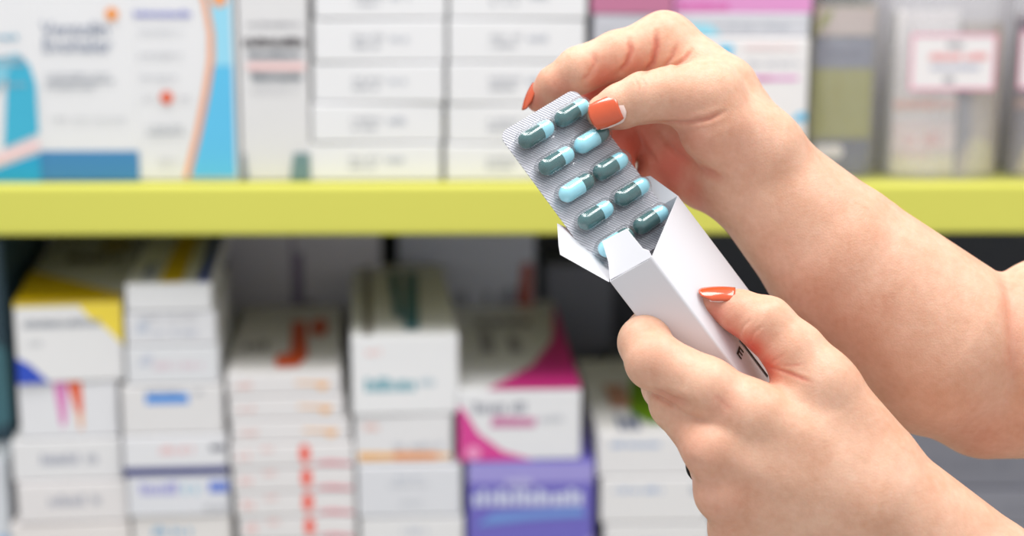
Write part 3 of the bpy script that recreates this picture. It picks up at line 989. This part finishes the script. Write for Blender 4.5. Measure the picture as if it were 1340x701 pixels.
def split_quads(v, q):
    n = len(v)
    e = np.stack([q, np.roll(q, -1, 1)], 2).reshape(-1, 2)
    es = np.sort(e, 1)
    key = es[:, 0].astype(np.int64) * n + es[:, 1]
    uk, inv = np.unique(key, return_inverse=True)
    mid = (v[uk // n] + v[uk % n]) / 2
    fc = v[q].mean(1)
    m = n + inv.reshape(-1, 4)
    f = n + len(uk) + np.arange(len(q))
    nq = [np.stack([q[:, i], m[:, i], f, m[:, (i + 3) % 4]], 1) for i in range(4)]
    return np.concatenate([v, mid, fc]), np.concatenate(nq)


def project(v):
    return v[:, 0] / -v[:, 2] * F + W_PX / 2, -v[:, 1] / -v[:, 2] * F + H_PX / 2, (D0 + v[:, 2]) / PXM


def polyline_dist(px, py, pts):
    best = np.full(len(px), 1e9)
    tt = np.zeros(len(px))
    for i in range(len(pts) - 1):
        ax, ay = pts[i]
        bx, by = pts[i + 1]
        dx, dy = bx - ax, by - ay
        t = np.clip(((px - ax) * dx + (py - ay) * dy) / (dx * dx + dy * dy), 0, 1)
        d = np.hypot(px - ax - t * dx, py - ay - t * dy)
        m = d < best
        best = np.where(m, d, best)
        tt = np.where(m, (i + t) / (len(pts) - 1), tt)
    return best, tt


def skin_material():
    m = bpy.data.materials.new('skin')
    m.use_nodes = True
    nt = m.node_tree
    b = nt.nodes['Principled BSDF']
    tc = nt.nodes.new('ShaderNodeTexCoord')
    n1 = nt.nodes.new('ShaderNodeTexNoise')
    n1.inputs['Scale'].default_value = 55
    n1.inputs['Detail'].default_value = 5
    n1.inputs['Roughness'].default_value = 0.6
    n2 = nt.nodes.new('ShaderNodeTexNoise')
    n2.inputs['Scale'].default_value = 900
    n2.inputs['Detail'].default_value = 3
    vo = nt.nodes.new('ShaderNodeTexVoronoi')
    vo.inputs['Scale'].default_value = 1100
    at = nt.nodes.new('ShaderNodeAttribute')
    at.attribute_name = 'flush'
    for n in (n1, n2, vo):
        nt.links.new(tc.outputs['Object'], n.inputs['Vector'])
    mix1 = nt.nodes.new('ShaderNodeMix')
    mix1.data_type = 'RGBA'
    mix1.inputs[6].default_value = srgb(212, 159, 130)
    mix1.inputs[7].default_value = srgb(234, 191, 165)
    rmp = nt.nodes.new('ShaderNodeMapRange')
    rmp.inputs[1].default_value = 0.3
    rmp.inputs[2].default_value = 0.7
    nt.links.new(n1.outputs['Fac'], rmp.inputs[0])
    nt.links.new(rmp.outputs[0], mix1.inputs[0])
    n3 = nt.nodes.new('ShaderNodeTexNoise')
    n3.inputs['Scale'].default_value = 320
    n3.inputs['Detail'].default_value = 4
    nt.links.new(tc.outputs['Object'], n3.inputs['Vector'])
    av = nt.nodes.new('ShaderNodeMath')
    av.operation = 'MULTIPLY_ADD'
    av.inputs[1].default_value = 0.30
    av.inputs[2].default_value = 0.0
    nt.links.new(n3.outputs['Fac'], av.inputs[0])
    av2 = nt.nodes.new('ShaderNodeMath')
    av2.operation = 'MULTIPLY_ADD'
    av2.inputs[1].default_value = 0.7
    nt.links.new(n1.outputs['Fac'], av2.inputs[0])
    nt.links.new(av.outputs[0], av2.inputs[2])
    nt.links.new(av2.outputs[0], rmp.inputs[0])
    mix2 = nt.nodes.new('ShaderNodeMix')
    mix2.data_type = 'RGBA'
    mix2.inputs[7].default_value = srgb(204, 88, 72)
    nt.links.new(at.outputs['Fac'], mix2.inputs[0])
    nt.links.new(mix1.outputs[2], mix2.inputs[6])
    nt.links.new(mix2.outputs[2], b.inputs['Base Color'])
    b.inputs['Roughness'].default_value = 0.48
    b.inputs['Subsurface Weight'].default_value = 0.35
    b.inputs['Subsurface Radius'].default_value = (1.0, 0.35, 0.2)
    b.inputs['Subsurface Scale'].default_value = 0.004
    b.inputs['Specular IOR Level'].default_value = 0.35
    add = nt.nodes.new('ShaderNodeMath')
    nt.links.new(n2.outputs['Fac'], add.inputs[0])
    nt.links.new(vo.outputs['Distance'], add.inputs[1])
    bp_ = nt.nodes.new('ShaderNodeBump')
    bp_.inputs['Strength'].default_value = 0.2
    bp_.inputs['Distance'].default_value = 0.0004
    nt.links.new(add.outputs[0], bp_.inputs['Height'])
    nt.links.new(bp_.outputs[0], b.inputs['Normal'])
    return m


SKIN = skin_material()


def build_arm(arm, name, creases, flushes, bumps, parent, h=0.0015):
    v, q = arm.mesh(h)
    n = arm.grad(v)
    px, py, pz = project(v)
    disp = np.zeros(len(v))
    flush = np.zeros(len(v))
    facing = np.clip(n[:, 2] * 2.5 + 0.35, 0, 1)
    for cr in creases:
        pts, depth, width, zr, red = cr
        d, t = polyline_dist(px, py, pts)
        fade = np.clip(np.minimum(t, 1 - t) * 4 + 0.25, 0, 1)
        g = np.exp(-(d / width) ** 2) * fade * facing * ((pz > zr[0]) & (pz < zr[1]))
        disp -= depth * PXM * g
        disp += depth * PXM * 0.25 * np.exp(-((d - 2.2 * width) / (1.3 * width)) ** 2) * fade * facing * ((pz > zr[0]) & (pz < zr[1]))
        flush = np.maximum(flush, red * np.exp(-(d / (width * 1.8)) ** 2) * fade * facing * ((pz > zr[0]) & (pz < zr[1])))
    for (bx, by, bz, r, amt) in bumps:
        c = C(bx, by, bz)
        d2 = ((v - c) ** 2).sum(1)
        disp += amt * PXM * np.exp(-d2 / (r * PXM) ** 2)
    for (bx, by, bz, r, amt) in flushes:
        c = C(bx, by, bz)
        d2 = ((v - c) ** 2).sum(1)
        flush = np.maximum(flush, amt * np.exp(-d2 / (r * PXM) ** 2))
    v = v + n * disp[:, None]
    inv = np.array(parent.matrix_world.inverted())
    wv3 = to_world(v)
    lv3 = wv3 @ inv[:3, :3].T + inv[:3, 3]
    me = bpy.data.meshes.new(name)
    me.vertices.add(len(lv3))
    me.vertices.foreach_set('co', lv3.astype(np.float32).ravel())
    me.loops.add(len(q) * 4)
    me.loops.foreach_set('vertex_index', q.astype(np.int32).ravel())
    me.polygons.add(len(q))
    me.polygons.foreach_set('loop_start', np.arange(0, len(q) * 4, 4, dtype=np.int32))
    me.update(calc_edges=True)
    me.polygons.foreach_set('use_smooth', [True] * len(q))
    a = me.attributes.new('flush', 'FLOAT', 'POINT')
    a.data.foreach_set('value', np.clip(flush, 0, 1).astype(np.float32))
    o = link(name, me, SKIN, parent)
    return o


def nail(name, arm_obj, parent_inv, centre, nrm, along, half_l, half_w, r_across, r_along, m, taper=0.85, thick=0.0005, tip_round=0.35, root=0.75):
    """curved fingernail plate; lengths in photo pixels, directions in camera space"""
    c = C(*centre)
    nrm = np.array(nrm, float)
    nrm /= np.linalg.norm(nrm)
    along = np.array(along, float)
    along -= nrm * (along @ nrm)
    along /= np.linalg.norm(along)
    side = np.cross(nrm, along)
    nu, nw = 14, 12
    vs, fs = [], []
    for lay in (0, 1):
        for i in range(nu + 1):
            u = -1 + 2 * i / nu
            wid = 1.0
            if u < -0.4:
                wid = math.sqrt(max(0.0, 1 - ((-u - 0.4) / 0.6) ** 2 * root))        # rounded root
            if u > 0.3:
                wid = 1 - (1 - taper) * (u - 0.3) / 0.7
            for j in range(nw + 1):
                w = (-1 + 2 * j / nw)
                uu = u - tip_round * 0.5 * w * w * max(0, u)
                x, y = uu * half_l, w * wid * half_w
                drop = y * y / (2 * r_across) + x * x / (2 * r_along) + lay * (0.0005 / PXM)
                p = c + (along * x + side * y - nrm * drop) * PXM
                vs.append(p)
    s = (nu + 1) * (nw + 1)
    for i in range(nu):
        for j in range(nw):
            a = i * (nw + 1) + j
            fs.append((a, a + 1, a + nw + 2, a + nw + 1))
            fs.append((s + a, s + a + nw + 1, s + a + nw + 2, s + a + 1))
    rim = [i * (nw + 1) for i in range(nu + 1)] + [nu * (nw + 1) + j for j in range(1, nw + 1)] + [i * (nw + 1) + nw for i in range(nu - 1, -1, -1)] + [j for j in range(nw - 1, 0, -1)]
    for k in range(len(rim)):
        a, b = rim[k], rim[(k + 1) % len(rim)]
        fs.append((a, b, s + b, s + a))
    wv3 = to_world(np.array(vs))
    inv = np.array(parent_inv)
    lv3 = wv3 @ inv[:3, :3].T + inv[:3, 3]
    me = mesh_from(name, lv3, fs)
    bm = bmesh.new()
    bm.from_mesh(me)
    bmesh.ops.recalc_face_normals(bm, faces=bm.faces)
    bm.to_mesh(me)
    bm.free()
    return link(name, me, m, arm_obj, True)


person = empty('person', Wd(1300, 560, -60))
tag(person, 'person with bare arms and orange nails pulling a blister strip from a carton', 'person')
bpy.context.view_layer.update()
P_INV = person.matrix_world.inverted()
ALLZ = (-900, 900)
polish = mat('nail_polish_orange', srgb(206, 82, 38), 0.16, coat=0.8, var=0.08, var_scale=300)

pale_nail = mat('nail_bare_pink', srgb(236, 208, 198), 0.3)
# ---- upper arm and hand (right): thumb in front, index finger behind the strip
R = Arm()
R.palm_k = 30
R.add_palm([(992, 231, -165, 74), (1096, 337, -175, 98), (1226, 450, -185, 121)])           # forearm
R.add_palm([(1290, 515, -210, 84), (1360, 510, -210, 88)], k=26)
R.add_palm([(1392, 458, -180, 126), (1640, 380, -200, 140)], k=18)
R.add_palm([(905, 140, -245, 38), (845, 165, -262, 40)])                                                    # upper arm
R.add_palm([(985, 205, -160, 62), (945, 120, -160, 46), (872, 62, -190, 40)])                                         # index metacarpal side
R.add_palm([(980, 225, -175, 60), (930, 165, -225, 44), (885, 95, -240, 38)])                                         # palm middle
R.add_palm([(975, 235, -180, 48), (922, 232, -215, 40), (880, 210, -240, 36)])                                        # heel of the palm
R.add_palm([(995, 195, -130, 52), (940, 165, -112, 50), (925, 130, -105, 44)], k=22)                                  # ball of the thumb
R.add_finger([(925, 128, -105, 45), (880, 124, -100, 37), (842, 128, -98, 33), (812, 139, -103, 29), (791, 147, -108, 24)], 8, 22, 2)   # thumb
R.add_finger([(870, 60, -185, 40), (808, 72, -170, 31), (758, 92, -165, 30), (726, 111, -172, 24), (705, 130, -182, 17)], 9, 22, 2)      # index
R.add_finger([(885, 92, -235, 34), (825, 96, -240, 28), (785, 120, -235, 26), (758, 150, -220, 21)], 8, 16, 2)        # middle
R.add_finger([(890, 130, -255, 32), (832, 150, -255, 25), (808, 195, -235, 24), (812, 235, -210, 20)], 8, 14, 2)      # ring
R.add_finger([(885, 200, -255, 34), (862, 215, -250, 26), (852, 238, -240, 22), (862, 262, -225, 18)], 8, 14, 2)      # little
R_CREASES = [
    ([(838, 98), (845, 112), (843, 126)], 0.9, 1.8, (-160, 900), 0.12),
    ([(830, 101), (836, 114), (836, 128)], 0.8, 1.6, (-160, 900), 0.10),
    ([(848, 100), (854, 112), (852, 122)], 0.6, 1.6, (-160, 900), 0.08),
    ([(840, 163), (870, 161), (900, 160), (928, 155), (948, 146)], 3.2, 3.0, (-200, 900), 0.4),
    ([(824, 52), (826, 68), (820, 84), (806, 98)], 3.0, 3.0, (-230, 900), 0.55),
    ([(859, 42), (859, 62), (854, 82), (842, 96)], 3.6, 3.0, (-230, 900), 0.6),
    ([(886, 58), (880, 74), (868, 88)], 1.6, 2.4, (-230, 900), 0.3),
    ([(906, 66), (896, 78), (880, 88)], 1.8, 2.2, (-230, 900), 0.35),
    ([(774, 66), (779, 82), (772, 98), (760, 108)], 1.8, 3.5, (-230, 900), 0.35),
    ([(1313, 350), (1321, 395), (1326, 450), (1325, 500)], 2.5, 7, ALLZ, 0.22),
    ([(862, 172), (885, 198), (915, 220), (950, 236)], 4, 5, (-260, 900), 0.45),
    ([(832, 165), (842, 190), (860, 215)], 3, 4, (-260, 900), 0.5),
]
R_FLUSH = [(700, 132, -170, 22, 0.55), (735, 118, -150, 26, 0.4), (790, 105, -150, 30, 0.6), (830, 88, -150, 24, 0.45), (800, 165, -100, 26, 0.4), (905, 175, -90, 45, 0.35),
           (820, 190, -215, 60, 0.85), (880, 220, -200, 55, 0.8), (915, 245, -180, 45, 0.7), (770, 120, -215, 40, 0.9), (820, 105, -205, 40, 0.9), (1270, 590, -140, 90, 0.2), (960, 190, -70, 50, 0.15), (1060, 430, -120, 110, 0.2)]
R_BUMPS = [(948, 246, -160, 18, 5), (860, 22, -180, 30, 3)]
r_arm = build_arm(R, 'right_arm', R_CREASES, R_FLUSH, R_BUMPS, person)
r_arm['label'] = 'upper bare arm with hand pinching the blister strip'
nail('nail_base', r_arm, P_INV, (795, 144.5, -74), (-0.30, 0.10, 0.95), (-0.93, -0.36, -0.2), 23, 21.5, 30, 140, pale_nail, 0.9)
nl = nail('fingernail', r_arm, P_INV, (790, 146, -72.5), (-0.30, 0.10, 0.95), (-0.93, -0.36, -0.2), 21.5, 20, 30, 140, polish, 0.92, root=0.25)
nl['label'] = 'orange polished thumbnail'
nl = nail('fingernail', r_arm, P_INV, (688, 125, -176), (-0.90, 0.36, 0.28), (-0.33, -0.93, 0.0), 21, 15, 19, 90, polish, 0.7)
nl['label'] = 'orange polished index fingernail'

# ---- lower arm and hand (left): back of the hand towards the viewer, thumb on the carton's broad side
Lh = Arm()
Lh.palm_k = 24
Lh.add_palm([(1160, 655, 15, 76), (1286, 763, 10, 86), (1440, 900, 0, 105), (1560, 1010, -10, 118)])
Lh.add_palm([(985, 545, 40, 44), (1135, 630, 30, 54)])
Lh.add_palm([(936, 588, 45, 38), (1130, 660, 32, 56)])
Lh.add_palm([(950, 643, 30, 38), (1125, 695, 20, 52)])
Lh.add_palm([(966, 692, 5, 36), (1120, 725, 0, 48)])
Lh.add_palm([(1075, 504, 18, 43), (1140, 598, 15, 56)], k=24)
Lh.add_palm([(1045, 528, 10, 40), (1060, 560, 15, 50)], k=24)
Lh.add_finger([(985, 545, 40, 43), (925, 508, 40, 40), (856, 472, 22, 37), (844, 448, -8, 34), (850, 436, -70, 30), (872, 440, -130, 24)], 10, 20, 2)       # index
Lh.add_finger([(936, 588, 45, 38), (884, 528, 0, 33), (872, 505, -60, 31), (900, 490, -125, 25)], 10, 18, 3)               # middle
Lh.add_finger([(950, 643, 30, 38), (925, 592, -45, 29), (920, 560, -100, 27), (950, 540, -150, 23)], 10, 18, 3)            # ring
Lh.add_finger([(966, 692, 5, 36), (950, 640, -70, 26), (950, 605, -115, 23), (975, 590, -150, 20)], 10, 18, 3)             # little
Lh.add_finger([(1080, 508, 18, 44), (1040, 462, 8, 40), (1002, 424, -2, 36), (968, 408, -14, 28), (937, 396, -24, 20)], 10, 22, 2)   # thumb
L_CREASES = [
    ([(853, 511), (878, 522), (900, 528)], 5, 5, (-60, 900), 0.3),
    ([(966, 442), (972, 428), (984, 416)], 1.0, 2.2, ALLZ, 0.2),
    ([(980, 450), (986, 436), (998, 426)], 1.0, 2.2, ALLZ, 0.12),
    ([(1003, 479), (1028, 486), (1062, 500)], 1.4, 2.0, ALLZ, 0.6),
    ([(1006, 476), (1018, 469), (1028, 462)], 0.5, 1.8, ALLZ, 0.35),
    ([(1010, 480), (1035, 478), (1050, 477)], 0.5, 1.8, ALLZ, 0.35),
    ([(932, 516), (945, 526), (958, 538)], 0.4, 4, ALLZ, 0.3),
    ([(903, 600), (915, 612), (930, 622)], 2.0, 6, ALLZ, 0.15),
]
L_FLUSH = [(940, 410, -10, 26, 0.65), (960, 425, -5, 26, 0.6), (985, 455, 15, 26, 0.95), (1008, 476, 20, 24, 0.9), (962, 436, -5, 22, 0.8), (850, 470, 30, 40, 0.15), (905, 590, 60, 45, 0.2), (950, 530, 70, 22, 0.25), (930, 650, 50, 60, 0.2), (879, 460, 60, 2.4, 0.6), (1184, 569, 60, 2.6, 0.5), (1043, 546, 70, 2.4, 0.4), (1101, 516, 60, 2.4, 0.4)]
L_BUMPS = [(918, 588, 62, 24, 5), (962, 548, 80, 30, 2.5), (935, 645, 50, 24, 3), (1012, 415, 25, 20, 2)]
l_arm = build_arm(Lh, 'left_arm', L_CREASES, L_FLUSH, L_BUMPS, person)
l_arm['label'] = 'lower bare arm with hand gripping the white carton'
nail('nail_base', l_arm, P_INV, (945, 380, -7), (-0.10, 0.84, 0.54), (-1.0, 0.06, -0.12), 19, 16, 20, 140, pale_nail, 0.9)
nl = nail('fingernail', l_arm, P_INV, (938, 378, -5), (-0.10, 0.84, 0.54), (-1.0, 0.04, -0.12), 24, 16, 20, 140, polish, 0.60, root=0.25)
nl['label'] = 'orange polished thumbnail'


# ring on the lower hand
def ring_mesh(c, axis, r, tube):
    axis = np.array(axis, float)
    axis /= np.linalg.norm(axis)
    x = np.cross(axis, [0, 0, 1.0])
    x /= np.linalg.norm(x)
    y = np.cross(axis, x)
    vs, fs = [], []
    for i in range(40):
        a = 2 * math.pi * i / 40
        dr = x * math.cos(a) + y * math.sin(a)
        for j in range(10):
            b = 2 * math.pi * j / 10
            vs.append(c + dr * (r + tube * 0.5 * math.cos(b)) + axis * tube * 1.3 * math.sin(b))
    for i in range(40):
        for j in range(10):
            fs.append((i * 10 + j, i * 10 + (j + 1) % 10, ((i + 1) % 40) * 10 + (j + 1) % 10, ((i + 1) % 40) * 10 + j))
    wv3 = to_world(np.array(vs))
    inv = np.array(P_INV)
    return mesh_from('finger_ring', wv3 @ inv[:3, :3].T + inv[:3, 3], fs)


a0, a1 = C(950, 643, 30), C(925, 592, -45)
rg = link('finger_ring', ring_mesh(a0 * 0.25 + a1 * 0.75, a1 - a0, 33.5 * PXM, 4 * PXM), mat('ring_black', srgb(24, 24, 28), 0.2, metal=0.6), l_arm, True)
rg['label'] = 'thin black ring'
